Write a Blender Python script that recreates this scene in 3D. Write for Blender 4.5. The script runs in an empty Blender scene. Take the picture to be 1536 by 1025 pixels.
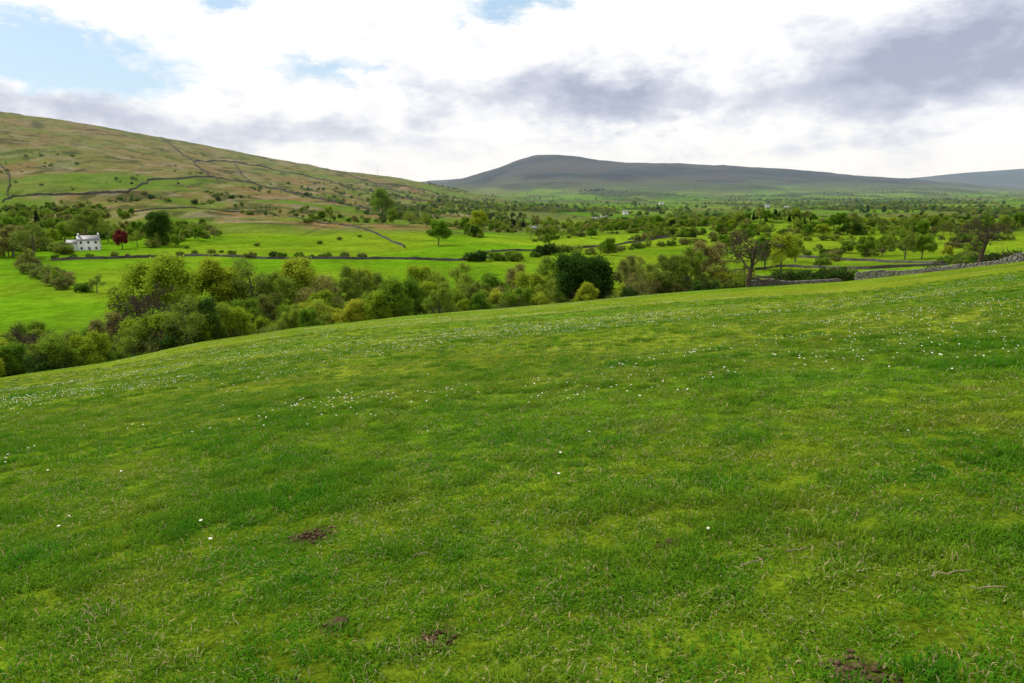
import bpy, math, random
import numpy as np
from mathutils import Vector
random.seed(5); RNG=np.random.default_rng(5)
scene=bpy.context.scene
scene.view_settings.view_transform='Standard'; scene.view_settings.look='None'; scene.view_settings.exposure=0
TH=math.atan(222/1024.); CT=math.cos(TH); ST=math.sin(TH); EYE=1.7
# ---------------- survey helpers: sighting -> bearing tangent, elevation tangent
def tan_el(v):
    b=(v-512.5)/1024.; return (-ST-b*CT)/(CT-b*ST)
def tan_az(u,v):
    b=(v-512.5)/1024.; return ((u-768)/1024.)/(CT-b*ST)
# ---------------- noise
TAB=RNG.random((256,256))
def vnoise(x,y,s=0):
    x=np.asarray(x,float)+s*17.3; y=np.asarray(y,float)+s*31.7
    xi=np.floor(x).astype(int); yi=np.floor(y).astype(int); fx=x-xi; fy=y-yi
    fx=fx*fx*(3-2*fx); fy=fy*fy*(3-2*fy)
    a=TAB[xi&255,yi&255]; b=TAB[(xi+1)&255,yi&255]; c=TAB[xi&255,(yi+1)&255]; d=TAB[(xi+1)&255,(yi+1)&255]
    return (a*(1-fx)+b*fx)*(1-fy)+(c*(1-fx)+d*fx)*fy
def fbm(x,y,o=4,s=0):
    r=0;a=.5;t=0
    for i in range(o):
        r=r+a*vnoise(x*2**i,y*2**i,s+i*3); t+=a; a*=.5
    return r/t
def sst(x,a,b):
    t=np.clip((x-a)/(b-a),0,1); return t*t*(3-2*t)
# ---------------- terrain
BROW=[(-700,650,55),(-300,610,62),(0,567,70),(150,545,80),(300,514,90),(450,491,100),(600,476,110),(750,463,120),(900,449,130),(1000,440,134),(1130,431,138),(1260,423,138),(1400,408,130),(1536,392,120),(1800,365,110),(2300,320,100)]
bt=np.array([tan_az(u,v) for u,v,d in BROW]); bd=np.array([d for u,v,d in BROW],float)
bm=np.array([tan_el(v)+EYE/d for u,v,d in BROW])
RINGS=[
(170,'z',[(-400,-28),(900,-28),(1150,-27),(1536,-24)]),
(230,'z',[(-400,-28.5),(900,-29),(1150,-27),(1536,-23)]),
(400,'z',[(-400,-29),(0,-29),(600,-28),(900,-29),(1300,-28),(1536,-24)]),
(550,'v',[(-400,350),(0,350),(150,345),(300,342),(450,345),(600,345),(760,349),(900,350),(1536,345)]),
(800,'v',[(-400,300),(0,302),(150,299),(300,307),(450,320),(600,331),(760,335),(900,335),(1536,330)]),
(1100,'v',[(-400,230),(0,246),(150,257),(300,275),(450,296),(600,313),(760,320),(900,323),(1536,318)]),
(1500,'v',[(-400,150),(0,190),(150,222),(300,250),(450,278),(600,298),(760,309),(900,312),(1150,313),(1536,308)]),
(1900,'v',[(-400,125),(0,168),(150,192),(300,228),(450,260),(600,285),(700,298),(760,303),(900,308),(1150,308),(1536,303)]),
(2400,'v',[(-400,130),(0,172),(100,182),(200,198),(300,216),(400,235),(500,254),(600,266),(640,274),(700,288),(760,300),(840,305),(1536,300)]),
(3000,'v',[(-400,170),(0,205),(300,245),(500,275),(640,290),(760,298),(1100,299),(1536,297)]),
(4000,'v',[(-400,250),(0,260),(300,280),(640,290),(760,290),(1100,290),(1536,293)]),
(5500,'v',[(-400,280),(640,284),(700,280),(840,268),(1000,268),(1200,272),(1350,280),(1536,290)]),
(7000,'v',[(-400,280),(600,282),(660,276),(700,266),(740,253),(775,240),(800,232),(830,230),(870,233),(900,240),(940,244),(1000,244),(1100,247),(1200,254),(1280,262),(1350,267),(1440,274),(1536,283),(1800,288)]),
(9000,'v',[(-400,290),(600,284),(740,275),(850,262),(1000,268),(1200,275),(1400,282),(1536,284)]),
(10500,'v',[(-400,285),(560,280),(620,273),(690,266),(740,276),(1300,280),(1360,267),(1430,259),(1536,251),(1800,246)]),
(13500,'v',[(-400,292),(800,290),(1536,285),(1800,285)]),
]
LT=np.linspace(-1.8,1.8,721); LR=np.linspace(math.log(100),math.log(13500),500)
rows=[];rl=[]
for y,k,pts in RINGS:
    if k=='z': tt=[tan_az(u,350) for u,z in pts]; zz=[z for u,z in pts]
    else: tt=[tan_az(u,v) for u,v in pts]; zz=[EYE+tan_el(v)*y for u,v in pts]
    rows.append(np.interp(LT,tt,zz)); rl.append(math.log(y))
rows=np.array(rows)
LUT=np.stack([np.interp(LR,rl,rows[:,j]) for j in range(len(LT))],1)
def blur(A,n,ax):
    k=np.exp(-np.linspace(-2,2,n)**2); k/=k.sum(); p=n//2
    pad=[(0,0),(0,0)];pad[ax]=(p,p)
    B=np.pad(A,pad,mode='edge')
    return np.apply_along_axis(lambda m:np.convolve(m,k,'valid'),ax,B)
LUT=blur(LUT,13,0); LUT=blur(LUT,5,1)
def lut(t,y):
    fi=np.clip((t-LT[0])/(LT[1]-LT[0]),0,len(LT)-1.001); fj=np.clip((np.log(np.maximum(y,1))-LR[0])/(LR[1]-LR[0]),0,len(LR)-1.001)
    i=fi.astype(int); j=fj.astype(int); a=fi-i; b=fj-j
    return (LUT[j,i]*(1-a)+LUT[j,i+1]*a)*(1-b)+(LUT[j+1,i]*(1-a)+LUT[j+1,i+1]*a)*b
def gauss(x,y,cx,cy,rx,ry): return np.exp(-((x-cx)/rx)**2-((y-cy)/ry)**2)
def brow_y(t): return np.interp(t,bt,bd)
def H(x,y):
    x=np.atleast_1d(np.asarray(x,float)); y=np.atleast_1d(np.asarray(y,float))
    ys=np.maximum(y,.5); t=np.clip(x/ys,-1.8,1.8)
    cone=ys*np.interp(t,bt,bm); plane=.105*x-.1485*y
    w=sst(y,8,45)*sst(np.abs(x)/ys,1.8,1.4)
    F=plane*(1-w)+cone*w
    F=F+(fbm(x*.06,y*.06,3,2)-.5)*.35*sst(np.hypot(x,y),6,30)+(fbm(x*.7,y*.7,3,5)-.5)*.08
    O=lut(t,y)
    O=O+(fbm(x*.012,y*.012,4,7)-.5)*sst(y,350,700)*9
    O=O+(fbm(x*.018,y*.018,3,8)-.5)*sst(y,180,240)*3.5
    O=O+(fbm(x*.0022,y*.0022,5,9)-.5)*sst(y,2800,4500)*70*(1-.5*sst(y,5500,6800))
    O=O+gauss(x,y,225,560,75,45)*11+gauss(x,y,-190,560,60,40)*4
    O=O+(fbm(x*.03,y*.03,4,11)-.5)*6*sst(y,520,640)*(1-sst(y,1700,2500))*sst(-x,30,150)
    yb=brow_y(t)
    k=sst(y,yb,yb+38)
    return F*(1-k)+O*k
def h1(x,y): return float(H(x,y)[0])
YS=np.geomspace(40,12000,5000)
def sight(u,v,ymin=40):
    t=tan_az(u,v); s=tan_el(v); Z=H(t*YS,YS); ok=np.where((Z>=EYE+s*YS)&(YS>ymin))[0]
    y=YS[ok[0]] if len(ok) else 3000.
    return (t*y,y)
def at(u,y,v=380):
    return (tan_az(u,v)*y,y)

# ---------------- field patchwork (jittered cells)
CA,SA=math.cos(.35),math.sin(.35)
def cells(x,y):
    x2=x+ (vnoise(x*.01,y*.01,20)-.5)*30; y2=y+(vnoise(x*.01,y*.01,21)-.5)*30
    a=(x2*CA+y2*SA)/150.; b=(-x2*SA+y2*CA)/200.
    ai=np.floor(a).astype(int); bi=np.floor(b).astype(int)
    d1=np.full(a.shape,9.);d2=np.full(a.shape,9.);idd=np.zeros(a.shape)
    for i in(-1,0,1):
        for j in(-1,0,1):
            ca=ai+i; cb=bi+j
            px=ca+.15+.7*TAB[ca&255,cb&255]; py=cb+.15+.7*TAB[(ca+91)&255,(cb+57)&255]
            d=np.hypot(a-px,b-py); r=TAB[(ca+33)&255,(cb+11)&255]
            n=d<d1; d2=np.where(n,d1,np.minimum(d2,d)); idd=np.where(n,r,idd); d1=np.where(n,d,d1)
    return idd,(d2-d1)
def mixc(A,B,w): return A*(1-w[...,None])+B*w[...,None]
def ground_color(x,y,z):
    t=x/np.maximum(y,1); C=np.zeros(x.shape+(3,))
    n1=fbm(x*.05,y*.09,4,30); n2=fbm(x*.6,y*.6,4,31)
    near=mixc(np.array([.105,.16,.008])*np.ones_like(C),np.array([.070,.145,.007]),sst(n1,.35,.65))
    near=mixc(near,np.array([.14,.17,.016]),sst(fbm(x*.03,y*.12,4,33),.45,.75)*.7)
    past=mixc(np.array([.086,.185,.006])*np.ones_like(C),np.array([.125,.195,.010]),sst(fbm(x*.014,y*.014,4,34),.35,.65))
    past=mixc(past,np.array([.065,.13,.007]),sst(fbm(x*.03,y*.05,4,35),.52,.7)*.5)
    r,e=cells(x,y)
    past=past*(.80+.36*r)[...,None]
    C=mixc(near,past,sst(y,brow_y(t)+5,brow_y(t)+25))
    cols=np.array([[.09,.18,.008],[.115,.18,.02],[.055,.115,.012],[.105,.13,.03],[.08,.165,.010],[.08,.105,.03],[.095,.175,.015]])
    pw=cols[np.clip((r*7).astype(int),0,6)]*.92
    f=sst(y,480,560)
    C=mixc(C,pw,f)
    C=mixc(C,np.array([.035,.05,.02]),f*(1-sst(e,.016,.042)))
    C=mixc(C,np.array([.045,.062,.022]),sst(fbm(x*.004,y*.003,4,40),.56,.64)*sst(y,800,1300))
    m=sst(y+(fbm(x*.012,y*.012,4,41)-.5)*220-np.abs(t+.35)*60,510,590)*sst(-t,-.03,.06)*(1-sst(y,4000,5000))
    up=sst(z+(fbm(x*.006,y*.006,3,47)-.5)*70,0,65)
    q=fbm(x*.014,y*.009,5,42); q2=fbm(x*.05,y*.03,5,43)
    moor=mixc(np.array([.10,.13,.024])*np.ones_like(C),np.array([.16,.125,.048]),np.clip(sst(q,.41,.6)*.72+up*.45,0,1))
    moor=mixc(moor,np.array([.175,.10,.05]),sst(fbm(x*.02,y*.014,5,48),.53,.64)*.7*(1-.6*up))
    moor=mixc(moor,np.array([.045,.058,.018]),sst(q2,.52,.65)*.8)
    moor=mixc(moor,np.array([.22,.19,.12]),sst(fbm(x*.04,y*.02,4,44),.58,.70)*.5)
    moor=mixc(moor,np.array([.085,.15,.014]),sst(fbm(x*.009,y*.008,4,45),.50,.61)*(.85-.6*up))
    C=mixc(C,moor,m)
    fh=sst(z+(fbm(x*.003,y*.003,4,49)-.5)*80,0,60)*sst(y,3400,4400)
    hl=mixc(np.array([.014,.018,.015])*np.ones_like(C),np.array([.042,.037,.026]),sst(fbm(x*.002,y*.003,5,46),.4,.62))  # far hill moor, darkened: cloud shadow is painted into its base colour
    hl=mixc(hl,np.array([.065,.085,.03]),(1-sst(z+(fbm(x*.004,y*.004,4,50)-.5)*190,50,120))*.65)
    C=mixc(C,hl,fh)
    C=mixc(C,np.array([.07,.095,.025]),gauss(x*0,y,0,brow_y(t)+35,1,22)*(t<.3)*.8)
    for (dx,dy,rr) in DIRT:
        d=np.hypot(x-dx,(y-dy)); C=mixc(C,np.array([.055,.035,.02]),1-sst(d+(n2-.5)*.25,rr*.6,rr*1.1))
    return C
def near_pt(u,v):
    t=tan_az(u,v); s=tan_el(v)
    y=EYE/(-.1485+.105*t-s)
    return (t*y,y)
DIRT=[near_pt(470,802)+(.24,),near_pt(650,958)+(.12,),near_pt(1285,1012)+(.18,),near_pt(1010,815)+(.10,),near_pt(505,935)+(.07,)]

# ---------------- node helpers
def mat(name):
    m=bpy.data.materials.new(name); m.use_nodes=True; nt=m.node_tree
    for n in list(nt.nodes): nt.nodes.remove(n)
    return m,nt,nt.nodes.new('ShaderNodeOutputMaterial')
def N(nt,typ,**k):
    n=nt.nodes.new(typ)
    for a,b in k.items(): setattr(n,a,b)
    return n
def ramp(nt,fac,stops):
    r=nt.nodes.new('ShaderNodeValToRGB'); e=r.color_ramp.elements
    e[0].position=stops[0][0]; e[0].color=(*stops[0][1],1); e[1].position=stops[-1][0]; e[1].color=(*stops[-1][1],1)
    for p,c in stops[1:-1]:
        q=e.new(p); q.color=(*c,1)
    nt.links.new(fac,r.inputs[0]); return r.outputs[0]
def mixrgb(nt,a,b,f,mode='MIX'):
    m=nt.nodes.new('ShaderNodeMix'); m.data_type='RGBA'; m.blend_type=mode
    for s,v in((0,f),(6,a),(7,b)):
        if hasattr(v,'is_linked') : nt.links.new(v,m.inputs[s])
        else: m.inputs[s].default_value=v if s==0 else (*v,1)
    return m.outputs[2]
def pos(nt): return nt.nodes.new('ShaderNodeNewGeometry').outputs['Position']
def noise(nt,vec,scale,detail=5,rough=.6):
    n=N(nt,'ShaderNodeTexNoise'); n.inputs['Scale'].default_value=scale; n.inputs['Detail'].default_value=detail; n.inputs['Roughness'].default_value=rough
    nt.links.new(vec,n.inputs['Vector']); return n.outputs['Fac']
# ground material
gm,nt,out=mat('ground_grass')
att=N(nt,'ShaderNodeAttribute',attribute_name='Col'); p=pos(nt)
c=att.outputs['Color']
for sc,lo,hi in((.035,.8,1.2),(.3,.72,1.28),(3,.6,1.35),(30,.5,1.5)):
    c=mixrgb(nt,c,ramp(nt,noise(nt,p,sc),[(.3,(lo,)*3),(.7,(hi,)*3)]),1.0,'MULTIPLY')
bs=N(nt,'ShaderNodeBsdfDiffuse')
nt.links.new(c,bs.inputs[0])
bp=N(nt,'ShaderNodeBump'); bp.inputs['Strength'].default_value=.7; bp.inputs['Distance'].default_value=.10
nt.links.new(noise(nt,p,7,8,.7),bp.inputs['Height'])
bp2=N(nt,'ShaderNodeBump'); bp2.inputs['Strength'].default_value=.7; bp2.inputs['Distance'].default_value=6
nt.links.new(noise(nt,p,.06,8,.65),bp2.inputs['Height'])
mx=N(nt,'ShaderNodeSeparateXYZ'); nt.links.new(p,mx.inputs[0]); mr=N(nt,'ShaderNodeMapRange'); mr.inputs[1].default_value=450; mr.inputs[2].default_value=800; mr.inputs[3].default_value=.03; mr.inputs[4].default_value=.9
nt.links.new(mx.outputs[1],mr.inputs[0]); nt.links.new(mr.outputs[0],bp2.inputs['Strength'])
nt.links.new(bp.outputs[0],bp2.inputs['Normal']); nt.links.new(bp2.outputs[0],bs.inputs['Normal']); nt.links.new(bs.outputs[0],out.inputs[0])
# terrain mesh
nc,nr=1000,900
tt=np.linspace(-1.45,1.45,nc); rr=np.geomspace(4,13000,nr)
R,T=np.meshgrid(rr,tt,indexing='ij'); X=T*(R+0); Y=R-12.
Z=H(X.ravel(),Y.ravel()).reshape(X.shape)
def grid_mesh(name,X,Y,Z):
    nr,nc=X.shape; me=bpy.data.meshes.new(name)
    co=np.stack([X,Y,Z],-1).reshape(-1,3).astype(np.float32)
    idx=np.arange(nr*nc).reshape(nr,nc)
    q=np.stack([idx[:-1,:-1],idx[:-1,1:],idx[1:,1:],idx[1:,:-1]],-1).reshape(-1,4)
    me.vertices.add(len(co)); me.vertices.foreach_set('co',co.ravel())
    me.loops.add(q.size); me.loops.foreach_set('vertex_index',q.ravel().astype(np.int32))
    me.polygons.add(len(q)); me.polygons.foreach_set('loop_start',(np.arange(len(q))*4).astype(np.int32))
    me.update(calc_edges=True); me.polygons.foreach_set('use_smooth',np.ones(len(q),bool)); return me
me=grid_mesh('ground',X,Y,Z)
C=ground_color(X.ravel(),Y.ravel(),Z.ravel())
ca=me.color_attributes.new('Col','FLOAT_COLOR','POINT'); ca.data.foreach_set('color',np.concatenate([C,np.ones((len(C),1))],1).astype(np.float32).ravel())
me.materials.append(gm); ground=bpy.data.objects.new('ground',me); scene.collection.objects.link(ground)

# ---------------- generic mesh builder
class MB:
    def __init__(s): s.v=[];s.f=[];s.m=[];s.n=0
    def add(s,V,F,m=0):
        V=np.asarray(V,float); F=np.asarray(F,int); s.v.append(V); s.f.append(F+s.n); s.m.append(np.full(len(F),m)); s.n+=len(V)
    def mesh(s,name,mats):
        me=bpy.data.meshes.new(name); V=np.concatenate(s.v)
        me.vertices.add(len(V)); me.vertices.foreach_set('co',V.astype(np.float32).ravel())
        li=np.concatenate([f.ravel() for f in s.f]).astype(np.int32); sz=np.concatenate([np.full(len(f),f.shape[1]) for f in s.f])
        me.loops.add(len(li)); me.loops.foreach_set('vertex_index',li)
        me.polygons.add(len(sz)); st=np.concatenate([[0],np.cumsum(sz)[:-1]]).astype(np.int32); me.polygons.foreach_set('loop_start',st)
        me.polygons.foreach_set('material_index',np.concatenate(s.m).astype(np.int32)); me.update(calc_edges=True)
        for m in mats: me.materials.append(m)
        return me
    def box(s,c,d,m=0,rz=0):
        x,y,z=[k/2 for k in d]; V=np.array([(a,b,e) for a in(-x,x) for b in(-y,y) for e in(-z,z)])
        cr,sr=math.cos(rz),math.sin(rz); V=np.stack([V[:,0]*cr-V[:,1]*sr,V[:,0]*sr+V[:,1]*cr,V[:,2]],1)+np.array(c)
        s.add(V,[(0,1,3,2),(4,6,7,5),(0,4,5,1),(2,3,7,6),(0,2,6,4),(1,5,7,3)],m)
def tubes(mb,P0,P1,R0,R1,n=5,m=0):
    P0=np.array(P0,float);P1=np.array(P1,float);R0=np.array(R0,float)[:,None];R1=np.array(R1,float)[:,None]
    D=P1-P0; D=D/(np.linalg.norm(D,axis=1,keepdims=True)+1e-9)
    A=np.where(np.abs(D[:,2:3])<.9,np.array([[0,0,1.]]),np.array([[1.,0,0]])); U=np.cross(D,A); U/=np.linalg.norm(U,axis=1,keepdims=True); W=np.cross(D,U)
    V=[]
    for k in range(n):
        a=2*math.pi*k/n; V.append(P0+(U*math.cos(a)+W*math.sin(a))*R0)
    for k in range(n):
        a=2*math.pi*k/n; V.append(P1+(U*math.cos(a)+W*math.sin(a))*R1)
    V=np.stack(V,1); S=len(P0); base=np.arange(S)[:,None]*2*n
    F=np.concatenate([base+np.array([[k,(k+1)%n,n+(k+1)%n,n+k]]) for k in range(n)],0)
    mb.add(V.reshape(-1,3),F,m)
def leaves(mb,P,size,m=1,flat=.0,rng=RNG):
    n=len(P); A=rng.normal(size=(n,3)); A/=np.linalg.norm(A,axis=1,keepdims=True); B=rng.normal(size=(n,3)); B=np.cross(A,B); B/=np.linalg.norm(B,axis=1,keepdims=True)
    s=(size*(.6+.8*rng.random(n)))[:,None]/2; A=A*s; B=B*s*.65
    V=np.stack([P-A,P-B,P+A,P+B],1).reshape(-1,3); F=np.arange(4*n).reshape(n,4); mb.add(V,F,m)
# ---------------- plant materials
def leafmat(name,stops):
    m,nt,out=mat(name); oi=N(nt,'ShaderNodeObjectInfo'); c=ramp(nt,oi.outputs['Random'],stops)
    c=mixrgb(nt,c,ramp(nt,noise(nt,pos(nt),1.3,3),[(.3,(.65,)*3),(.7,(1.35,)*3)]),1.0,'MULTIPLY')
    d=N(nt,'ShaderNodeBsdfDiffuse'); t=N(nt,'ShaderNodeBsdfTranslucent'); mx=N(nt,'ShaderNodeMixShader'); mx.inputs[0].default_value=.42
    nt.links.new(c,d.inputs[0]); nt.links.new(c,t.inputs[0]); nt.links.new(d.outputs[0],mx.inputs[1]); nt.links.new(t.outputs[0],mx.inputs[2]); nt.links.new(mx.outputs[0],out.inputs[0]); return m
def barkmat(name,a,b):
    m,nt,out=mat(name); c=ramp(nt,noise(nt,pos(nt),3,5),[(.3,a),(.7,b)]); d=N(nt,'ShaderNodeBsdfDiffuse'); nt.links.new(c,d.inputs[0]); nt.links.new(d.outputs[0],out.inputs[0]); return m
BARK=barkmat('bark',(.06,.052,.035),(.14,.125,.085)); TWIG=barkmat('twig_bark',(.055,.05,.03),(.12,.105,.065)); DBARK=barkmat('dark_bark',(.035,.028,.02),(.10,.08,.055))
L_SPR=leafmat('spring_leaves',[(0,(.20,.30,.02)),(.5,(.27,.36,.025)),(1,(.34,.37,.03))])
L_MID=leafmat('green_leaves',[(0,(.09,.19,.016)),(.5,(.13,.24,.02)),(1,(.18,.28,.026))])
L_DRK=leafmat('dark_leaves',[(0,(.035,.085,.012)),(1,(.06,.12,.018))])
L_BUD=leafmat('budding_leaves',[(0,(.21,.20,.06)),(.15,(.16,.22,.035)),(.5,(.19,.29,.03)),(.85,(.25,.33,.035)),(.93,(.24,.25,.06)),(1,(.25,.20,.08))])
L_RED=leafmat('copper_leaves',[(0,(.16,.035,.03)),(1,(.2,.045,.035))])
L_CON=leafmat('conifer_needles',[(0,(.018,.04,.018)),(1,(.03,.055,.022))])
def tree(name,seed,leafm,per,lsize,H0=10.,spread=1.,trunk=.22,counts=(8,6,5,3),lrad=.45,wig=.25,tw=.018,bark=None,tr=.03):
    rng=np.random.default_rng(seed); S=[[],[],[],[]]; tips=[]
    def grow(p,d,L,r,lev):
        n=[6,4,3,2,2][lev]; pts=[p]; dd=d.copy()
        for i in range(n):
            dd=dd+rng.normal(size=3)*wig*(.35 if lev==0 else .8)/math.sqrt(n); dd[2]+=.06*(lev>0); dd/=np.linalg.norm(dd)
            q=pts[-1]+dd*L/n; r0=r*(1-.75*i/n); r1=r*(1-.75*(i+1)/n)
            S[0].append(pts[-1]);S[1].append(q);S[2].append(r0);S[3].append(r1); pts.append(q)
        if lev>=3 : tips.extend(pts[1:])
        if lev==len(counts): return
        for c in range(counts[lev]):
            f0=trunk if lev==0 else .3; f=f0+(1-f0)*(c+rng.random())/counts[lev]; f=min(f,.98)
            k=int(f*n); b=pts[k]+(pts[k+1]-pts[k])*(f*n-k)
            ax=(pts[k+1]-pts[k]); ax/=np.linalg.norm(ax)
            ph=c*2.4+rng.random()*1.2; u=np.cross(ax,[0.3,.2,1] if abs(ax[2])<.9 else [1,0,0]); u/=np.linalg.norm(u); w=np.cross(ax,u)
            out_=u*math.cos(ph)+w*math.sin(ph); an=(.95-.35*f if lev==0 else .7)*(.8+.4*rng.random())
            nd=ax*math.cos(an)+out_*math.sin(an)*spread; nd/=np.linalg.norm(nd)
            LL=L*(.60*(1-.45*f) if lev==0 else .52*(1.1-.5*f))*(.75+.5*rng.random())
            grow(b,nd,LL,r*(1-.75*f)*.6,lev+1)
    grow(np.zeros(3),np.array([0,0,1.]),H0*.85,H0*tr,0)
    mb=MB(); r=np.array(S[2]); r0=np.maximum(r,tw); r1=np.maximum(np.array(S[3]),tw*.7)
    big=r>.05; P0=np.array(S[0]);P1=np.array(S[1])
    tubes(mb,P0[big],P1[big],r0[big],r1[big],6,0); tubes(mb,P0[~big],P1[~big],r0[~big],r1[~big],3,0)
    if per>0:
        tp=np.array(tips); P=np.repeat(tp,per,0)+rng.normal(size=(len(tp)*per,3))*lrad; leaves(mb,P,lsize,1,rng=rng)
    V=np.concatenate(mb.v); zt=np.percentile(V[:,2],99.7); 
    mb.v=[v*(10./zt) for v in mb.v]
    return mb.mesh(name,[bark or BARK,leafm])
def bush(name,seed,leafm,nl=4200,ls=.28,nclump=26):
    rng=np.random.default_rng(seed); mb=MB(); P=[]; s0=[];s1=[]
    for i in range(nclump):
        a=rng.random()*6.28; rad=5.0*math.sqrt(rng.random()); z=(1.2+7.0*rng.random()*math.sqrt(max(0,1-(rad/6.2)**2)))
        c=np.array([rad*math.cos(a),rad*math.sin(a),z]); sg=.9+.9*rng.random()
        D=rng.normal(size=(nl//nclump,3)); D/=np.linalg.norm(D,axis=1,keepdims=True); D*= (sg*(.6+.6*rng.random(len(D))))[:,None]
        P.append(c+D); s0.append([c[0]*.1,c[1]*.1,0]); s1.append(c+rng.normal(size=3)*.4)
        for k in range(6): s0.append(c*.8); s1.append(c+rng.normal(size=3)*1.5+[0,0,1.2])
    P=np.concatenate(P); P[:,2]=np.abs(P[:,2]); leaves(mb,P,ls*2.4,1,rng=rng)
    s0=np.array(s0);s1=np.array(s1); tubes(mb,s0,s1,np.full(len(s0),.10),np.full(len(s0),.03),4,0)
    return mb.mesh(name,[TWIG,leafm])
def conifer(name,seed):
    rng=np.random.default_rng(seed); mb=MB(); tubes(mb,[[0,0,0]],[[0,0,9.8]],[.18],[.02],6,0); P=[];a=[];b=[]
    for z in np.arange(1.,9.8,.32):
        R=2.3*(1-z/10.2)+.1
        for k in range(9):
            an=rng.random()*6.28; L=R*(.75+.4*rng.random()); e=np.array([math.cos(an)*L,math.sin(an)*L,z-.25*L]); a.append([0,0,z]); b.append(e)
            m=int(5+9*L); f=rng.random((m,1))**.7; P.append(np.array([[0,0,z]])*(1-f)+e*f+rng.normal(size=(m,3))*.12)
    tubes(mb,a,b,np.full(len(a),.04),np.full(len(a),.01),3,0); leaves(mb,np.concatenate(P),.42,1,rng=rng); return mb.mesh(name,[BARK,L_CON])
T={}
T['spr']=[tree('tree_spring_%d'%i,10+i,L_SPR,8,.34,spread=1.15) for i in range(3)]
T['mid']=[tree('tree_green_%d'%i,20+i,L_MID,9,.36,spread=1.1,lrad=.5) for i in range(3)]
T['drk']=[tree('tree_dark_%d'%i,30+i,L_DRK,12,.36,spread=1.0,lrad=.5) for i in range(2)]
T['bud']=[tree('tree_budding_%d'%i,40+i,L_BUD,p_,.27,spread=1.1,lrad=.35) for i,p_ in enumerate((2,5,6,4))]
T['bare']=[tree('tree_bare_%d'%i,50+i,L_BUD,0,.2,spread=1.5,counts=(10,7,6,5),trunk=.22,wig=.5,tw=.026,bark=DBARK,tr=.04) for i in range(2)]
T['red']=[tree('tree_copper_0',60,L_RED,10,.38,spread=1.1)]
T['bushg']=[bush('bush_green_%d'%i,70+i,L_MID) for i in range(2)]
T['bushd']=[bush('bush_dark_%d'%i,75+i,L_DRK) for i in range(2)]
T['bushb']=[bush('bush_brown_%d'%i,80+i,L_BUD,4200,.21,34) for i in range(3)]
T['con']=[conifer('conifer_%d'%i,85+i) for i in range(2)]
NAMES={'spr':'sycamore_tree','mid':'ash_tree','drk':'oak_tree','bud':'budding_tree','bare':'bare_tree','red':'copper_beech_tree','bushg':'hawthorn_bush','bushd':'gorse_bush','bushb':'willow_bush','con':'conifer_tree'}
tcoll=bpy.data.collections.new('tree_kinds'); TI={}
order=[]
for k,l in T.items():
    for i,me in enumerate(l):
        nm='kind_%s_%d'%(k,i); o=bpy.data.objects.new(nm,me); tcoll.objects.link(o); order.append(nm)
order=sorted(order); 
for k in T: TI[k]=[order.index('kind_%s_%d'%(k,i)) for i in range(len(T[k]))]
def instancer(name,pts,rots,scl,idx,coll):
    me=bpy.data.meshes.new(name); me.from_pydata([tuple(p) for p in pts],[],[])
    a=me.attributes.new('rot','FLOAT_VECTOR','POINT'); a.data.foreach_set('vector',np.asarray(rots,np.float32).ravel())
    a=me.attributes.new('scl','FLOAT_VECTOR','POINT'); a.data.foreach_set('vector',np.asarray(scl,np.float32).ravel())
    a=me.attributes.new('idx','INT','POINT'); a.data.foreach_set('value',np.asarray(idx,np.int32))
    o=bpy.data.objects.new(name,me); scene.collection.objects.link(o)
    g=bpy.data.node_groups.new(name+'_nodes','GeometryNodeTree')
    g.interface.new_socket('Geometry',in_out='INPUT',socket_type='NodeSocketGeometry'); g.interface.new_socket('Geometry',in_out='OUTPUT',socket_type='NodeSocketGeometry')
    gi=g.nodes.new('NodeGroupInput'); go=g.nodes.new('NodeGroupOutput'); ip=g.nodes.new('GeometryNodeInstanceOnPoints')
    ci=g.nodes.new('GeometryNodeCollectionInfo'); ci.inputs['Collection'].default_value=coll; ci.inputs['Separate Children'].default_value=True; ci.inputs['Reset Children'].default_value=True
    def na(n,t):
        q=g.nodes.new('GeometryNodeInputNamedAttribute'); q.data_type=t; q.inputs['Name'].default_value=n; return [s for s in q.outputs if s.enabled][0]
    L=g.links.new; L(gi.outputs[0],ip.inputs['Points']); L(ci.outputs[0],ip.inputs['Instance']); ip.inputs['Pick Instance'].default_value=True
    L(na('idx','INT'),ip.inputs['Instance Index']); L(na('rot','FLOAT_VECTOR'),ip.inputs['Rotation']); L(na('scl','FLOAT_VECTOR'),ip.inputs['Scale']); L(ip.outputs[0],go.inputs[0])
    m=o.modifiers.new('instances','NODES'); m.node_group=g; return o
def put(kind,x,y,h,w=1.0,rot=None):
    me=random.choice(T[kind]); o=bpy.data.objects.new(NAMES[kind],me); scene.collection.objects.link(o)
    o.location=(x,y,h1(x,y)-.15); s=h/10.; o.scale=(s*w,s*w,s); o.rotation_euler=(0,0,random.random()*6.28 if rot is None else rot); return o
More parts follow.
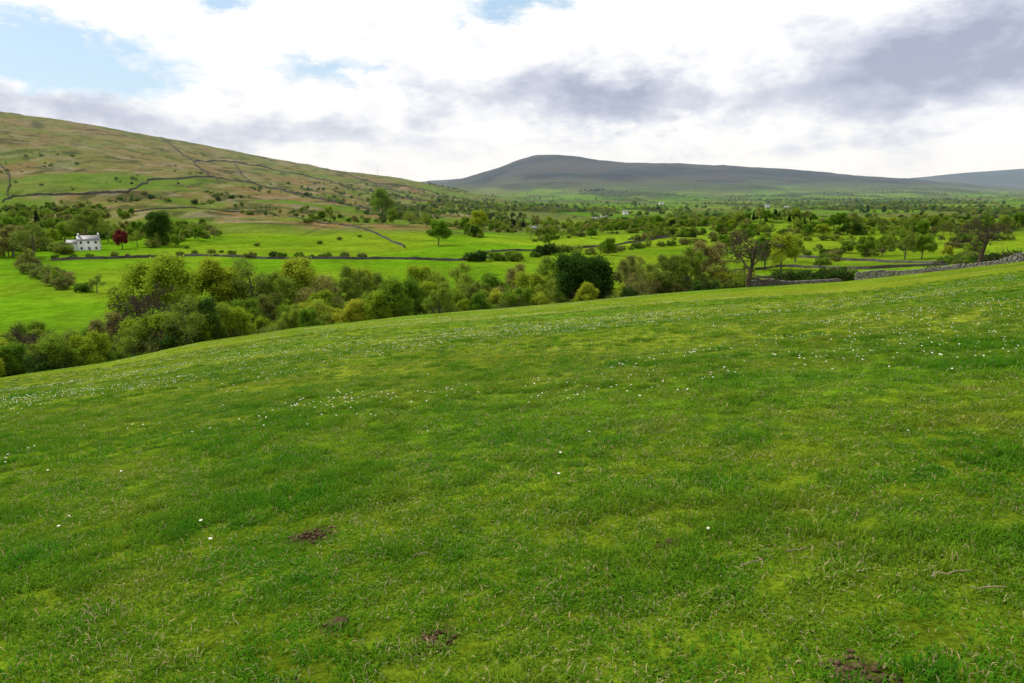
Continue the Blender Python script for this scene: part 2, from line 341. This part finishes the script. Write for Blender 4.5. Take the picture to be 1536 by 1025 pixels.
TL=[('spr',247,140,383,1.25),('spr',312,150,388,1.2),('bud',378,152,388,1.2),('spr',447,158,388,1.05),('bare',212,108,425,1.15),('bare',55,98,487,1.3),
('drk',291,108,447,1.0),('bud',165,118,468,1.5),('bud',520,158,400,1.2),('bud',565,160,408,1.2),('mid',612,150,418,1.0),('bud',655,165,404,1.1),('bud',690,170,395,1.2),('spr',635,175,398,1.0),
('mid',740,165,410,1.1),('bud',775,175,395,1.1),('spr',800,160,408,1.0),('bud',825,190,386,1.2),('drk',862,158,382,1.0),('drk',890,162,386,1.0),('bud',940,190,382,1.1),('bud',965,200,385,1.1),('bud',1000,205,382,1.2),
('bud',1030,210,370,1.1),('bud',1055,215,362,1.2),('bare',1128,137,343,1.4),('spr',1175,260,350,1.1),('mid',1150,265,355,1.1),('bud',1195,300,352,1.2),('spr',345,155,402,1.1),('bud',415,150,405,1.2),('bud',480,150,410,1.3),('spr',545,170,402,1.0),
('mid',657,400,331,1.35),('mid',912,345,357,1.3),('bushd',1060,150,416,1.3),('bushd',944,142,426,.9),('bare',1478,128,322,1.3),('bushd',1495,135,374,1.4),('bushd',1530,133,370,1.3),
('bushd',1185,200,400,1.5),('bushd',1215,205,402,1.3),('bushd',1245,205,398,1.5),('bushd',1262,207,396,1.2),('bushd',1408,190,395,1.2),
('red',182,385,345,1.2),('drk',236,400,318,1.15),('mid',262,390,352,1.2),('bud',125,430,312,1.3),('bud',45,330,332,1.5),('bud',15,340,338,1.4),('con',55,470,315,1.0),('mid',95,440,334,1.2),('bud',205,395,345,1.0),('bud',160,440,326,1.2),('spr',75,400,343,1.1),('mid',20,420,325,1.3),('bud',255,440,330,1.2),
('mid',573,800,283,1.0),('mid',590,640,314,1.1),('bud',615,630,316,1.4),('bud',495,640,310,1.0),('spr',720,560,316,1.1),('bud',640,600,320,1.3),
('mid',820,400,350,.8),('bud',1275,420,350,1.2),('mid',1300,330,354,1.2),('bud',1325,335,352,1.1),('bud',1360,300,350,1.2),('mid',1385,300,352,1.2),('spr',1420,290,368,1.0),('bud',1340,420,335,1.2),('bud',1440,420,345,1.2),('mid',1465,300,358,1.2)]
for k,u,d,tv,w in TL:
    x,y=at(u,d,tv+15); h=EYE+tan_el(tv)*y-h1(x,y)
    if h<1.5: h=1.5
    put(k,x,y,h,w)
def mass(name,items):
    pts=[];rot=[];sc=[];ix=[]
    xs=np.array([i[1] for i in items]); ys=np.array([i[2] for i in items]); zs=H(xs,ys)
    for (k,x,y,h,w),z in zip(items,zs):
        pts.append((x,y,z-.1)); rot.append((0,0,random.random()*6.28)); s=h/10.; sc.append((s*w,s*w,s)); ix.append(random.choice(TI[k]))
    return instancer(name,pts,rot,sc,ix,tcoll)
def rk(d):
    ks=list(d); return random.choices(ks,[d[k] for k in ks])[0]
it=[]
for i in range(480):
    u=random.uniform(-350,960); t=tan_az(u,450); y=float(brow_y(t))+random.uniform(14,60)*(1.0 if u>300 else .75); k=rk(dict(bushb=3.5,bushg=2.5,bushd=.5,bud=5,mid=1.5,spr=1.8))
    h=random.uniform(3.0,5.8)*(1.65 if k in('bud','mid','spr') else 1)*(1 if u>220 else .84); it.append((k,t*y,y,h,random.uniform(.9,1.25)))
for i in range(70):
    u=random.uniform(960,1120); t=tan_az(u,430); y=random.uniform(205,235); it.append((rk(dict(bushb=3,bushg=1,bud=2,spr=.8)),t*y,y,random.uniform(3,6.5),1.3))
mass('riverside_woodland',it)
def line_pts(P,step,surv=True,jit=0):
    W=[sight(u,v,150) for u,v in P] if surv else P; o=[]
    for a,b in zip(W[:-1],W[1:]):
        L=math.hypot(b[0]-a[0],b[1]-a[1]); n=max(1,int(L/step))
        for i in range(n):
            f=i/n; o.append((a[0]+(b[0]-a[0])*f+random.gauss(0,jit),a[1]+(b[1]-a[1])*f+random.gauss(0,jit)))
    return o
it=[]
HL=[([(385,387),(480,386),(560,388)],3.0,.7,dict(bushb=2,bushg=2,bushd=2)),([(700,392),(760,392),(800,386),(860,378)],5,.8,dict(bushg=2,bushd=2,bushb=1)),
([(40,398),(60,415),(95,432),(180,442),(260,446)],5.0,.6,dict(bushb=4,bushg=1,bud=1)),([(800,362),(900,352),(1000,350)],4,.6,dict(bushb=3,bushg=1,bud=2)),
([(860,385),(960,372),(1080,362)],3.8,.7,dict(bushb=3,bushg=1,bud=2)),([(1180,385),(1300,378),(1450,372)],3.8,.8,dict(bushb=3,bushg=2,bud=1.5,mid=1)),
([(1270,372),(1400,366),(1536,360)],5,.8,dict(bushb=3,bushg=2,bud=2,mid=1)),([(80,388),(300,380),(385,387)],2.5,.5,dict(bushb=3,bushg=2)),([(0,388),(60,375),(110,382)],6,.9,dict(bushb=2,mid=2,bud=2)),
([(560,320),(620,335),(700,345),(780,350)],5,.6,dict(bushb=2,mid=1,bud=2)),([(0,335),(60,330),(110,350)],6,.9,dict(bushb=2,mid=1,bud=2)),([(230,372),(280,360)],5,.8,dict(mid=1,bushb=1)),
([(960,362),(1000,352),(1100,350),(1180,356)],5,.8,dict(bushb=2,mid=1,bud=2)),([(1080,372),(1130,360),(1260,362)],4.5,.7,dict(bushb=2,mid=1,bud=2)),([(280,372),(480,366),(560,350)],2.2,.16,dict(bushg=1,bushb=1)),
([(1000,395),(1080,392),(1160,388)],4,.7,dict(bushb=2,bud=2,spr=1)),([(700,345),(790,340),(900,345),(1000,345)],6.5,.6,dict(bushb=2,mid=1,bud=3,spr=1)),([(1250,345),(1400,345),(1536,342)],7,.8,dict(bushb=2,mid=1,bud=3,drk=.5)),
([(1020,338),(1110,336),(1250,338)],6,.6,dict(bushb=2,mid=1,bud=3)),([(100,360),(180,352),(240,358)],6,.8,dict(bushb=2,mid=1,bud=2)),([(880,338),(1000,332),(1120,342)],6,.6,dict(bushb=2,mid=1,bud=3)),([(1300,385),(1330,375),(1345,366)],3,.7,dict(bushb=2,bushg=1)),([(1230,398),(1250,385),(1262,376)],3,.7,dict(bushb=2,bushg=1)),([(1440,398),(1455,385),(1462,372)],3.5,.7,dict(bushb=2,bushg=1)),([(1350,355),(1450,352),(1536,352)],6,.7,dict(bushb=2,mid=1,bud=3))]
for P,h,den,d in HL:
    for x,y in line_pts(P,4./den,jit=1.6):
        k=rk(d); it.append((k,x,y,h*random.uniform(.6,1.3)*(1.4 if k in('bud','mid') else 1),1.3))
mass('hedgerow',it)
n=140000; tq=RNG.uniform(-.12,1.0,n); yq=480*np.exp(RNG.random(n)*math.log(6000/480)); xq=tq*yq
r,e=cells(xq,yq); zq=H(xq,yq)
wood=fbm(xq*.004,yq*.003,4,40)
gap=fbm(xq*.012,yq*.012,2,66)
keep=((e<.024)&(RNG.random(n)<.52)&(gap>.46)|((wood>.59)&(RNG.random(n)<.16)))&(zq<110)
keep|=(RNG.random(n)<.0015)&(zq<80)
keep&=~((gauss(xq,yq,225,560,75,45)>.3)&(yq<600))
it=[]
for x,y in zip(xq[keep],yq[keep]):
    k=rk(dict(bud=4,mid=2.5,spr=1.5,drk=.7,bushb=4,bushg=2)); it.append((k,x,y,random.uniform(4,8.5)*(.6 if k[:4]=='bush' else 1),1.3))
for (u0,v0,u1,v1,nn,hh) in((735,343,778,340,22,9),(868,288,905,286,26,12),(1100,331,1200,329,30,6.0),(800,360,880,352,18,8)):
    for i in range(nn):
        f=random.random(); x,y=sight(u0+(u1-u0)*f,v0+(v1-v0)*f,300); it.append(('con' if u0!=800 else 'bud',x+random.gauss(0,4),y+random.gauss(0,8),hh*random.uniform(.75,1.2),1.3))
mass('distant_trees',it); ND=len(it)
it=[]
for i in range(2500):
    q=random.random()
    if q<.33: u=random.uniform(560,760); v=random.uniform(290,335)
    elif q<.68: u=random.uniform(0,330); v=random.uniform(292,362)
    elif q<.92: u=random.uniform(300,640); v=random.uniform(275,335)
    else: u=random.uniform(0,500); v=random.uniform(225,290)
    if u>700 and v<300: continue
    x,y=sight(u,v,400)
    if y>2600: continue
    if fbm(np.array([x*.008]),np.array([y*.008]),3,60)[0]<(.46 if q<.92 else .55): continue
    it.append((rk(dict(bud=3,mid=2.2,bushd=1,bushb=3,bushg=2)),x,y,random.uniform(1.6,6.5)*(1.35 if y<650 else 1),1.2))
mass('hillside_scrub',it)

# ---------------- dry stone walls
sm,nt,out=mat('dry_stone'); c=ramp(nt,noise(nt,pos(nt),2.5,6),[(.3,(.07,.065,.055)),(.5,(.17,.16,.14)),(.75,(.32,.31,.28))]); d=N(nt,'ShaderNodeBsdfDiffuse'); nt.links.new(c,d.inputs[0]); nt.links.new(d.outputs[0],out.inputs[0])
sd,nt,out=mat('weathered_stone'); c=ramp(nt,noise(nt,pos(nt),.3,6),[(.3,(.03,.028,.022)),(.75,(.10,.095,.08))]); d=N(nt,'ShaderNodeBsdfDiffuse'); nt.links.new(c,d.inputs[0]); nt.links.new(d.outputs[0],out.inputs[0])
def wall_far(pts,h=1.5,w=.9,m=sd):
    pts=[np.array(p) for p in pts]; Q=[]
    for a,b in zip(pts[:-1],pts[1:]):
        L=np.linalg.norm(b-a); n=max(1,int(L/4))
        for i in range(n): Q.append(a+(b-a)*i/n)
    Q.append(pts[-1]); Q=np.array(Q); Q[:,0]+= (vnoise(Q[:,0]*.03,Q[:,1]*.03,70)-.5)*6
    D=np.gradient(Q,axis=0); D/=np.linalg.norm(D,axis=1,keepdims=True)+1e-9; Nn=np.stack([-D[:,1],D[:,0]],1)
    z=H(Q[:,0],Q[:,1]); hh=h*(.7+.5*RNG.random(len(Q)))
    V=[]
    for sgn,zz,ww in((-1,-.6,w),(-1,hh,w*.6),(1,hh,w*.6),(1,-.6,w)):
        xy=Q+Nn*sgn*ww/2; V.append(np.concatenate([xy,(z+zz)[:,None]],1))
    V=np.stack(V,1); n=len(Q); b=np.arange(n-1)[:,None]*4
    mb=MB(); mb.add(V.reshape(-1,3),np.concatenate([b+np.array([[k,k+1,k+5,k+4]]) for k in range(3)]))
    o=bpy.data.objects.new('dry_stone_wall',mb.mesh('dry_stone_wall',[m])); scene.collection.objects.link(o)
WL=[([(0,245),(12,262),(15,298)],2.2),([(0,303),(20,295),(130,292),(190,290)],2.2),([(242,207),(262,222),(290,245),(325,270)],3.2),
([(225,271),(330,268),(380,276),(450,291),(520,308),(575,322)],2.8),([(290,243),(350,243),(400,252),(470,267),(540,285),(640,302)],2.8),([(480,252),(560,275),(600,290)],2.8),([(350,244),(380,276)],2.4),([(560,275),(640,285),(700,300)],2.4),([(190,290),(225,271)],2.2),
([(480,335),(530,340),(575,355),(605,372)],1.2),([(80,391),(250,386),(385,388),(560,389),(700,391),(760,385)],1.2),([(700,391),(740,378),(860,374),(1010,356)],1.1),([(575,322),(640,332),(720,342)],1.5),
([(955,440),(1040,422),(1130,418),(1260,416)],1.1),([(1060,414),(1180,400),(1300,404),(1420,398)],1.0),([(1190,386),(1300,392),(1450,397)],1.0),([(940,360),(1060,350)],1.1),([(190,320),(290,312),(400,318),(480,335)],1.3),([(1050,385),(1120,378),(1200,376)],1.1),([(1400,398),(1470,388),(1536,384)],1.2)]
for P,h in WL: wall_far([sight(u,v,150) for u,v in P],h)
def near_wall(U0,U1,off,h):
    mb=MB(); us=np.linspace(U0,U1,60); pts=[]
    for u in us:
        t=tan_az(u,405); y=float(brow_y(t))+off; pts.append((t*y,y))
    pts=np.array(pts); seg=np.hypot(*np.diff(pts,axis=0).T); S=np.concatenate([[0],np.cumsum(seg)]); L=S[-1]; rng=np.random.default_rng(3)
    z=0
    while z<h:
        ch=.2 if z<h-.2 else .3; s=rng.random()*.4
        while s<L:
            l=.25+.4*rng.random() if z<h-.2 else .18+.15*rng.random()
            px=np.interp(s,S,pts[:,0]); py=np.interp(s,S,pts[:,1]); qx=np.interp(s+1,S,pts[:,0]); qy=np.interp(s+1,S,pts[:,1])
            a=math.atan2(qy-py,qx-px); g=h1(px,py)
            if vnoise(np.array([s*.15]),np.array([0.]),9)[0]*1.25>(z/h)*.7:
                mb.box((px,py+rng.normal()*.03,g+z+ch/2-.1),(l*.97,.55-.2*z/h+.08*rng.random(),ch*(.85+.3*rng.random())),0,a+rng.normal()*.08)
            s+=l
        z+=ch
    o=bpy.data.objects.new('dry_stone_wall',mb.mesh('dry_stone_wall',[sm])); scene.collection.objects.link(o)
near_wall(1285,1640,-.6,1.5); near_wall(1125,1262,1.2,1.3)

# ---------------- buildings
wh,nt,out=mat('white_render'); b=N(nt,'ShaderNodeBsdfPrincipled'); b.inputs['Roughness'].default_value=.8; nt.links.new(ramp(nt,noise(nt,pos(nt),.8),[(.3,(.72,.72,.70)),(.7,(.82,.82,.80))]),b.inputs[0]); nt.links.new(b.outputs[0],out.inputs[0])
sl,nt,out=mat('slate'); b=N(nt,'ShaderNodeBsdfPrincipled'); b.inputs['Roughness'].default_value=.6; nt.links.new(ramp(nt,noise(nt,pos(nt),2),[(.3,(.12,.125,.13)),(.7,(.2,.2,.21))]),b.inputs[0]); nt.links.new(b.outputs[0],out.inputs[0])
gl,nt,out=mat('window_glass'); b=N(nt,'ShaderNodeBsdfPrincipled'); b.inputs['Roughness'].default_value=.1; b.inputs[0].default_value=(.02,.025,.03,1); nt.links.new(b.outputs[0],out.inputs[0])
def house(name,x,y,rz,L,W,Hh,m,wing=True):
    e=bpy.data.objects.new(name,None); scene.collection.objects.link(e); e.location=(x,y,h1(x,y)-.3); e.rotation_euler=(0,0,rz)
    def part(nm,mb,mats):
        o=bpy.data.objects.new(nm,mb.mesh(nm,mats)); scene.collection.objects.link(o); o.parent=e
    def gable(mb,cx,cy,L,W,Hh,rise,m=0):
        a=L/2;b_=W/2; V=[(cx-a,cy-b_,0),(cx+a,cy-b_,0),(cx+a,cy+b_,0),(cx-a,cy+b_,0),(cx-a,cy-b_,Hh),(cx+a,cy-b_,Hh),(cx+a,cy+b_,Hh),(cx-a,cy+b_,Hh),(cx-a,cy,Hh+rise),(cx+a,cy,Hh+rise)]
        mb.add(V,[(0,1,5,4),(2,3,7,6),(1,2,6,5),(3,0,4,7)],m); mb.add(V,[(5,6,9),(7,4,8)],m)
    def roof(mb,cx,cy,L,W,Hh,rise):
        a=L/2+.3;o=.35;b_=W/2+o;hz=Hh-rise*o/(W/2)
        for s in(-1,1):
            V=[(cx-a,cy+s*b_,hz+.05),(cx+a,cy+s*b_,hz+.05),(cx+a,cy,Hh+rise+.05),(cx-a,cy,Hh+rise+.05)]; V2=[(p,q,r+.2) for p,q,r in V]
            mb.add(V+V2,[(0,1,2,3),(4,5,6,7),(0,1,5,4),(1,2,6,5),(2,3,7,6),(3,0,4,7)])
    w=MB(); gable(w,0,0,L,W,Hh,W*.32); r=MB(); roof(r,0,0,L,W,Hh,W*.32)
    if wing: gable(w,-L*.5-2.6,.6,5.2,W*.75,Hh*.7,W*.25); roof(r,-L*.5-2.6,.6,5.2,W*.75,Hh*.7,W*.25)
    part('walls',w,[m]); part('roof',r,[sl])
    c=MB()
    for cx in(-L/2+.5,L/2-.5): c.box((cx,0,Hh+W*.32+.7),(.8,.8,1.6))
    part('chimneys',c,[m])
    g=MB(); n=max(2,int(L/3))
    for i in range(n):
        cx=-L/2+L*(i+.5)/n
        for zz in((1.5,Hh-1.2) if Hh>4 else (1.5,)):
            g.box((cx,-W/2-.02,zz),(1.0,.1,1.3)); 
    for yy in(-W*.2,W*.2):
        for zz in((1.5,Hh-1.2) if Hh>4 else (1.5,)): g.box((L/2+.02,yy,zz),(.1,.9,1.3))
    part('windows',g,[gl])
    dr=MB(); dr.box((.3,-W/2-.04,1.),(1.,.12,2.1)); part('door',dr,[sl])
x,y=sight(135,375,300); house('white_farmhouse',x,y,.45,10.5,7,5.8,wh)
for (u,v,s,m) in((992,307,.9,wh),(1150,311,.9,wh),(905,331,.6,wh),(893,333,.6,sm),(1180,314,.8,sm),(800,349,.45,sm),(938,322,.6,wh)):
    x,y=sight(u,v,300); house('white_farmhouse' if m is wh else 'stone_barn',x,y,random.uniform(-.5,.5),14*s,7*s+1,4.0,m,False)
mb=MB(); tubes(mb,[[0,0,0]],[[0,0,35]],[.5],[.2],6); 
for z in(12,22,30): mb.box((0,0,z),(2.2,2.2,.5))
x,y=at(567,2250,265); o=bpy.data.objects.new('radio_mast',mb.mesh('radio_mast',[sl])); o.location=(x,y,h1(x,y)-1); scene.collection.objects.link(o)

# ---------------- near grass
def grassmat(name,cols):
    m,nt,out=mat(name); p=pos(nt); c=ramp(nt,noise(nt,p,.7,8,.72),cols)
    c=mixrgb(nt,c,ramp(nt,noise(nt,p,.14,4,.6),[(.35,(.78,.93,.9)),(.65,(1.2,1.06,1.2))]),1.0,'MULTIPLY')
    oi=N(nt,'ShaderNodeObjectInfo'); c=mixrgb(nt,c,ramp(nt,oi.outputs['Random'],[(0,(.68,.74,.75)),(.6,(1,1,1)),(1,(1.4,1.22,1.35))]),1.0,'MULTIPLY')
    d=N(nt,'ShaderNodeBsdfDiffuse'); t=N(nt,'ShaderNodeBsdfTranslucent'); mx=N(nt,'ShaderNodeMixShader'); mx.inputs[0].default_value=.35
    nt.links.new(c,d.inputs[0]); nt.links.new(c,t.inputs[0]); nt.links.new(d.outputs[0],mx.inputs[1]); nt.links.new(t.outputs[0],mx.inputs[2]); nt.links.new(mx.outputs[0],out.inputs[0]); return m
GR=grassmat('grass_blades',[(.30,(.045,.185,.010)),(.43,(.085,.215,.010)),(.55,(.125,.23,.012)),(.67,(.175,.24,.020)),(.77,(.21,.20,.06))])
STR=grassmat('dry_grass',[(.3,(.32,.27,.11)),(.7,(.44,.38,.19))])
def tuft(name,seed,nb,h,rad,straw):
    rng=np.random.default_rng(seed); mb=MB()
    for mi,n in((0,nb),(1,straw)):
        if n==0: continue
        a=rng.random(n)*6.28; r=rad*np.sqrt(rng.random(n)); B=np.stack([r*np.cos(a),r*np.sin(a),np.full(n,-.01)],1)
        la=rng.random(n)*6.28; ln=.35+.9*rng.random(n); hh=h*(.5+.8*rng.random(n)); w=.0022+.002*rng.random(n)
        D=np.stack([np.cos(la),np.sin(la),0*la],1); S=np.stack([-np.sin(la),np.cos(la),0*la],1)*w[:,None]; U=np.array([[0,0,1.]])
        M=B+D*(ln*hh*.3)[:,None]+U*(hh*.6)[:,None]; E=B+D*(ln*hh*.95)[:,None]+U*(hh*(.95-.3*ln))[:,None]
        V=np.stack([B-S,B+S,M+S*.8,M-S*.8,E],1).reshape(-1,3); b=np.arange(n)[:,None]*5
        mb.add(V,b+np.array([[0,1,2,3]]),mi); mb.add(V*1.0,b+np.array([[3,2,4]]),mi)
    return mb.mesh(name,[GR,STR])
gc=bpy.data.collections.new('grass_kinds')
for i,(nb,h,st) in enumerate(((70,.036,6),(70,.04,14),(80,.034,3),(80,.064,6))):
    o=bpy.data.objects.new('tuft_%d'%i,tuft('tuft_%d'%i,200+i,nb,h,.11,st)); gc.objects.link(o)
def scatter(y0,y1,den,sc):
    A=[]; n=int(den*(y1-y0)*(1.8*y1+4)); ys=RNG.uniform(y0,y1,n); xs=RNG.uniform(-1,1,n)*(.9*y1+2); k=np.abs(xs)<.88*ys+1.6; return xs[k],ys[k],np.full(k.sum(),sc)
S3=[scatter(1.2,4.5,120,1.),scatter(4.5,8,85,1.1),scatter(8,16,38,1.3),scatter(16,32,11,1.6),scatter(32,60,2.5,1.9)]
xs=np.concatenate([s[0] for s in S3]);ys=np.concatenate([s[1] for s in S3]);sc=np.concatenate([s[2] for s in S3])
k=np.ones(len(xs),bool)
for dx,dy,rr_ in DIRT: k&=(np.hypot(xs-dx,ys-dy)>rr_*(.55+.6*RNG.random(len(xs))))
xs,ys,sc=xs[k],ys[k],sc[k]; zs=H(xs,ys); n=len(xs); tall=fbm(xs*1.3,ys*1.4,4,80)
idx=RNG.integers(0,3,n); idx=np.where((tall>.61)&(RNG.random(n)<.6),3,idx)
hs=sc**.5*(.75+.5*RNG.random(n))*(.65+.75*sst(tall,.35,.7))
instancer('meadow_grass',np.stack([xs,ys,zs],1),np.stack([RNG.normal(size=n)*.12,RNG.normal(size=n)*.12,RNG.random(n)*6.28],1),np.stack([sc,sc,hs],1),idx,gc)
# daisies
pm,nt,out=mat('daisy_petal'); d=N(nt,'ShaderNodeBsdfDiffuse'); d.inputs[0].default_value=(.8,.8,.76,1); nt.links.new(d.outputs[0],out.inputs[0])
ym,nt,out=mat('daisy_centre'); d=N(nt,'ShaderNodeBsdfDiffuse'); d.inputs[0].default_value=(.6,.42,.03,1); nt.links.new(d.outputs[0],out.inputs[0])
mb=MB()
tubes(mb,[[0,0,0]],[[0,0,.045]],[.0012],[.001],4,2)
for i in range(12):
    a=i*math.pi/6; ca_,sa_=math.cos(a),math.sin(a); V=[(0,0,.045),(ca_*.008-sa_*.002,sa_*.008+ca_*.002,.048),(ca_*.012,sa_*.012,.047),(ca_*.008+sa_*.002,sa_*.008-ca_*.002,.048)]; mb.add(V,[(0,1,2,3)],0)
mb.add([(.004*math.cos(k*1.047),.004*math.sin(k*1.047),.0495) for k in range(6)],[tuple(range(6))],1)
dc=bpy.data.collections.new('daisy_kinds'); dc.objects.link(bpy.data.objects.new('daisy_a',mb.mesh('daisy_a',[pm,ym,GR])))
n=260000; ys=4+RNG.random(n)**.75*115; xs=RNG.uniform(-.85,.85,n)*ys; 
dn=fbm(xs*.05,ys*.2,4,90)*.6+fbm(xs*.6,ys*.6,3,91)*.4; zone=gauss(xs,ys,-9,22,18,12)*.09+gauss(xs,ys,14,32,34,22)*.07
k=(RNG.random(n)<sst(dn+zone,.49,.71)*.26*sst(ys,8,15))&(ys<brow_y(xs/ys)-2); k|=(RNG.random(n)<.0022)&(ys<brow_y(xs/ys)-2)
xs,ys=xs[k],ys[k]; zs=H(xs,ys); n=len(xs); s=.95+.35*RNG.random(n)+np.clip(ys/80,0,.6)
instancer('daisies',np.stack([xs,ys,zs],1),np.stack([RNG.normal(size=n)*.25+.15,RNG.normal(size=n)*.25,RNG.random(n)*.5],1),np.stack([s,s,s],1),np.zeros(n),dc)
# twigs and clods
tw=barkmat('dead_twig',(.12,.09,.06),(.3,.25,.17))
for (u,v,L,a) in((1425,873,.20,.1),(1125,852,.18,.4),(1140,850,.12,1.4),(1480,896,.14,-.2),(855,775,.2,.6),(1195,832,.13,0),(630,838,.10,.3)):
    x,y=near_pt(u,v); mb=MB(); P=[]; rng=np.random.default_rng(int(u))
    for i in range(7):
        f=i/6-.5; px=x+f*L*math.cos(a)+rng.normal()*.008; py=y+f*L*math.sin(a)+rng.normal()*.01; P.append([px,py,h1(px,py)+.035+.01*rng.random()])
    tubes(mb,P[:-1],P[1:],[.004]*6,[.003]*6,5); o=bpy.data.objects.new('fallen_twig',mb.mesh('fallen_twig',[tw])); scene.collection.objects.link(o)
so=barkmat('bare_soil',(.035,.022,.012),(.11,.075,.045)); mb=MB()
for dx,dy,rr_ in DIRT:
    for i in range(70):
        px=dx+RNG.normal()*rr_*.4; py=dy+RNG.normal()*rr_*.4; s=.008+.020*RNG.random(); mb.box((px,py,h1(px,py)+s*.3),(s,s*.8,s*.6),0,RNG.random()*3)
o=bpy.data.objects.new('soil_clods',mb.mesh('soil_clods',[so])); scene.collection.objects.link(o)

# ---------------- haze
hz=bpy.data.materials.new('haze'); hz.use_nodes=True; nt=hz.node_tree; nt.nodes.clear(); out=nt.nodes.new('ShaderNodeOutputMaterial'); vs=nt.nodes.new('ShaderNodeVolumeScatter'); vs.inputs['Color'].default_value=(.60,.78,1,1); vs.inputs['Density'].default_value=4.6e-5; nt.links.new(vs.outputs[0],out.inputs['Volume'])
mb=MB(); mb.box((0,7100,200),(30000,13000,760)); o=bpy.data.objects.new('atmospheric_haze',mb.mesh('haze',[hz])); scene.collection.objects.link(o)

# ---------------- sky
SAZ,SEL=math.radians(-60),math.radians(44)
w=bpy.data.worlds.new('World'); scene.world=w; w.use_nodes=True; nt=w.node_tree; nt.nodes.clear(); out=nt.nodes.new('ShaderNodeOutputWorld')
tc=nt.nodes.new('ShaderNodeTexCoord'); D=tc.outputs['Generated']; sx=nt.nodes.new('ShaderNodeSeparateXYZ'); nt.links.new(D,sx.inputs[0])
def M(op,*a):
    n=nt.nodes.new('ShaderNodeMath'); n.operation=op
    for i,v in enumerate(a):
        if hasattr(v,'is_linked'): nt.links.new(v,n.inputs[i])
        else: n.inputs[i].default_value=v
    return n.outputs[0]
az=M('ARCTAN2',sx.outputs[0],sx.outputs[1]); el=M('ARCSINE',sx.outputs[2])
cv=nt.nodes.new('ShaderNodeCombineXYZ'); nt.links.new(az,cv.inputs[0]); nt.links.new(M('MULTIPLY',el,2.0),cv.inputs[1])
def wn(scale,detail,rough,off):
    mp=nt.nodes.new('ShaderNodeVectorMath'); mp.operation='ADD'; nt.links.new(cv.outputs[0],mp.inputs[0]); mp.inputs[1].default_value=off; return noise(nt,mp.outputs[0],scale,detail,rough)
d1=wn(6,8,.65,(1,2,0)); d2=wn(6,8,.65,(7,3,5)); f1=wn(5,8,.6,(3,9,1)); f2=wn(13,9,.62,(5,1,8)); f3=wn(26,8,.6,(2,4,3))
azd=M('ADD',az,M('MULTIPLY',M('SUBTRACT',d1,.5),.26)); eld=M('ADD',el,M('MULTIPLY',M('SUBTRACT',d2,.5),.13))
def blob(u,v,wu,wv,amp):
    t=tan_az(u,v); s=tan_el(v); a0=math.atan(t); e0=math.atan(s/math.sqrt(1+t*t))
    a=M('DIVIDE',M('SUBTRACT',azd,a0),wu/1024.); b=M('DIVIDE',M('SUBTRACT',eld,e0),wv/1024.)
    return M('MULTIPLY',M('EXPONENT',M('MULTIPLY',M('ADD',M('MULTIPLY',a,a),M('MULTIPLY',b,b)),-1.)),amp)
def total(L):
    s=None
    for l in L:
        q=blob(*l); s=q if s is None else M('ADD',s,q)
    return s
G=total([(60,150,150,26,.42),(230,190,190,26,.45),(480,210,150,26,.45),(915,150,140,34,.95),(1000,188,150,14,.2),(1400,90,160,60,.85),(1536,20,90,50,.6),(1230,150,120,30,.3),(1150,225,260,14,.25),(620,170,50,18,.35)])
B=total([(90,90,120,34,1.2),(0,60,60,40,.55),(330,2,60,20,.95),(500,110,100,24,.75),(770,5,110,16,.75),(640,60,60,20,.3)])
gray=M('ADD',G,M('MULTIPLY',M('SUBTRACT',f1,.55),1.0)); gray=M('ADD',gray,M('MULTIPLY',M('SUBTRACT',f2,.5),1.1)); gray=M('ADD',gray,M('MULTIPLY',M('SUBTRACT',f3,.5),.5))
blue=M('ADD',M('ADD',B,M('MULTIPLY',M('SUBTRACT',f2,.5),1.2)),M('MULTIPLY',M('SUBTRACT',f3,.5),.4))
cloud=ramp(nt,gray,[(.0,(1.08,1.08,1.08)),(.2,(.92,.94,.99)),(.5,(.65,.69,.81)),(.95,(.40,.44,.58))])
sky=nt.nodes.new('ShaderNodeTexSky'); sky.sky_type='NISHITA'; sky.sun_disc=False; sky.sun_elevation=SEL; sky.sun_rotation=SAZ
skc=mixrgb(nt,sky.outputs[0],(.12,.12,.12),1.0,'MULTIPLY')
skc=mixrgb(nt,skc,(.55,.78,1.0),.65)
bf=ramp(nt,blue,[(.3,(0,0,0)),(.8,(1,1,1))])
col=mixrgb(nt,cloud,skc,bf)
bg=nt.nodes.new('ShaderNodeBackground'); nt.links.new(col,bg.inputs[0]); bg.inputs[1].default_value=1.0; nt.links.new(bg.outputs[0],out.inputs[0])
sun=bpy.data.lights.new('sun','SUN'); sun.energy=4.4; sun.angle=math.radians(.5); sun.color=(1,.95,.84)
so_=bpy.data.objects.new('sun',sun); scene.collection.objects.link(so_)
dv=Vector((math.sin(SAZ)*math.cos(SEL),math.cos(SAZ)*math.cos(SEL),math.sin(SEL))); so_.rotation_euler=dv.to_track_quat('Z','Y').to_euler()
# ---------------- camera
cam=bpy.data.cameras.new('camera'); cam.lens=24; cam.sensor_width=36; cam.clip_end=40000; cam.clip_start=.05
co=bpy.data.objects.new('camera',cam); scene.collection.objects.link(co); co.location=(0,0,EYE); co.rotation_euler=(math.pi/2-TH,0,0); scene.camera=co
print('SURVEY',ND,len(hs))
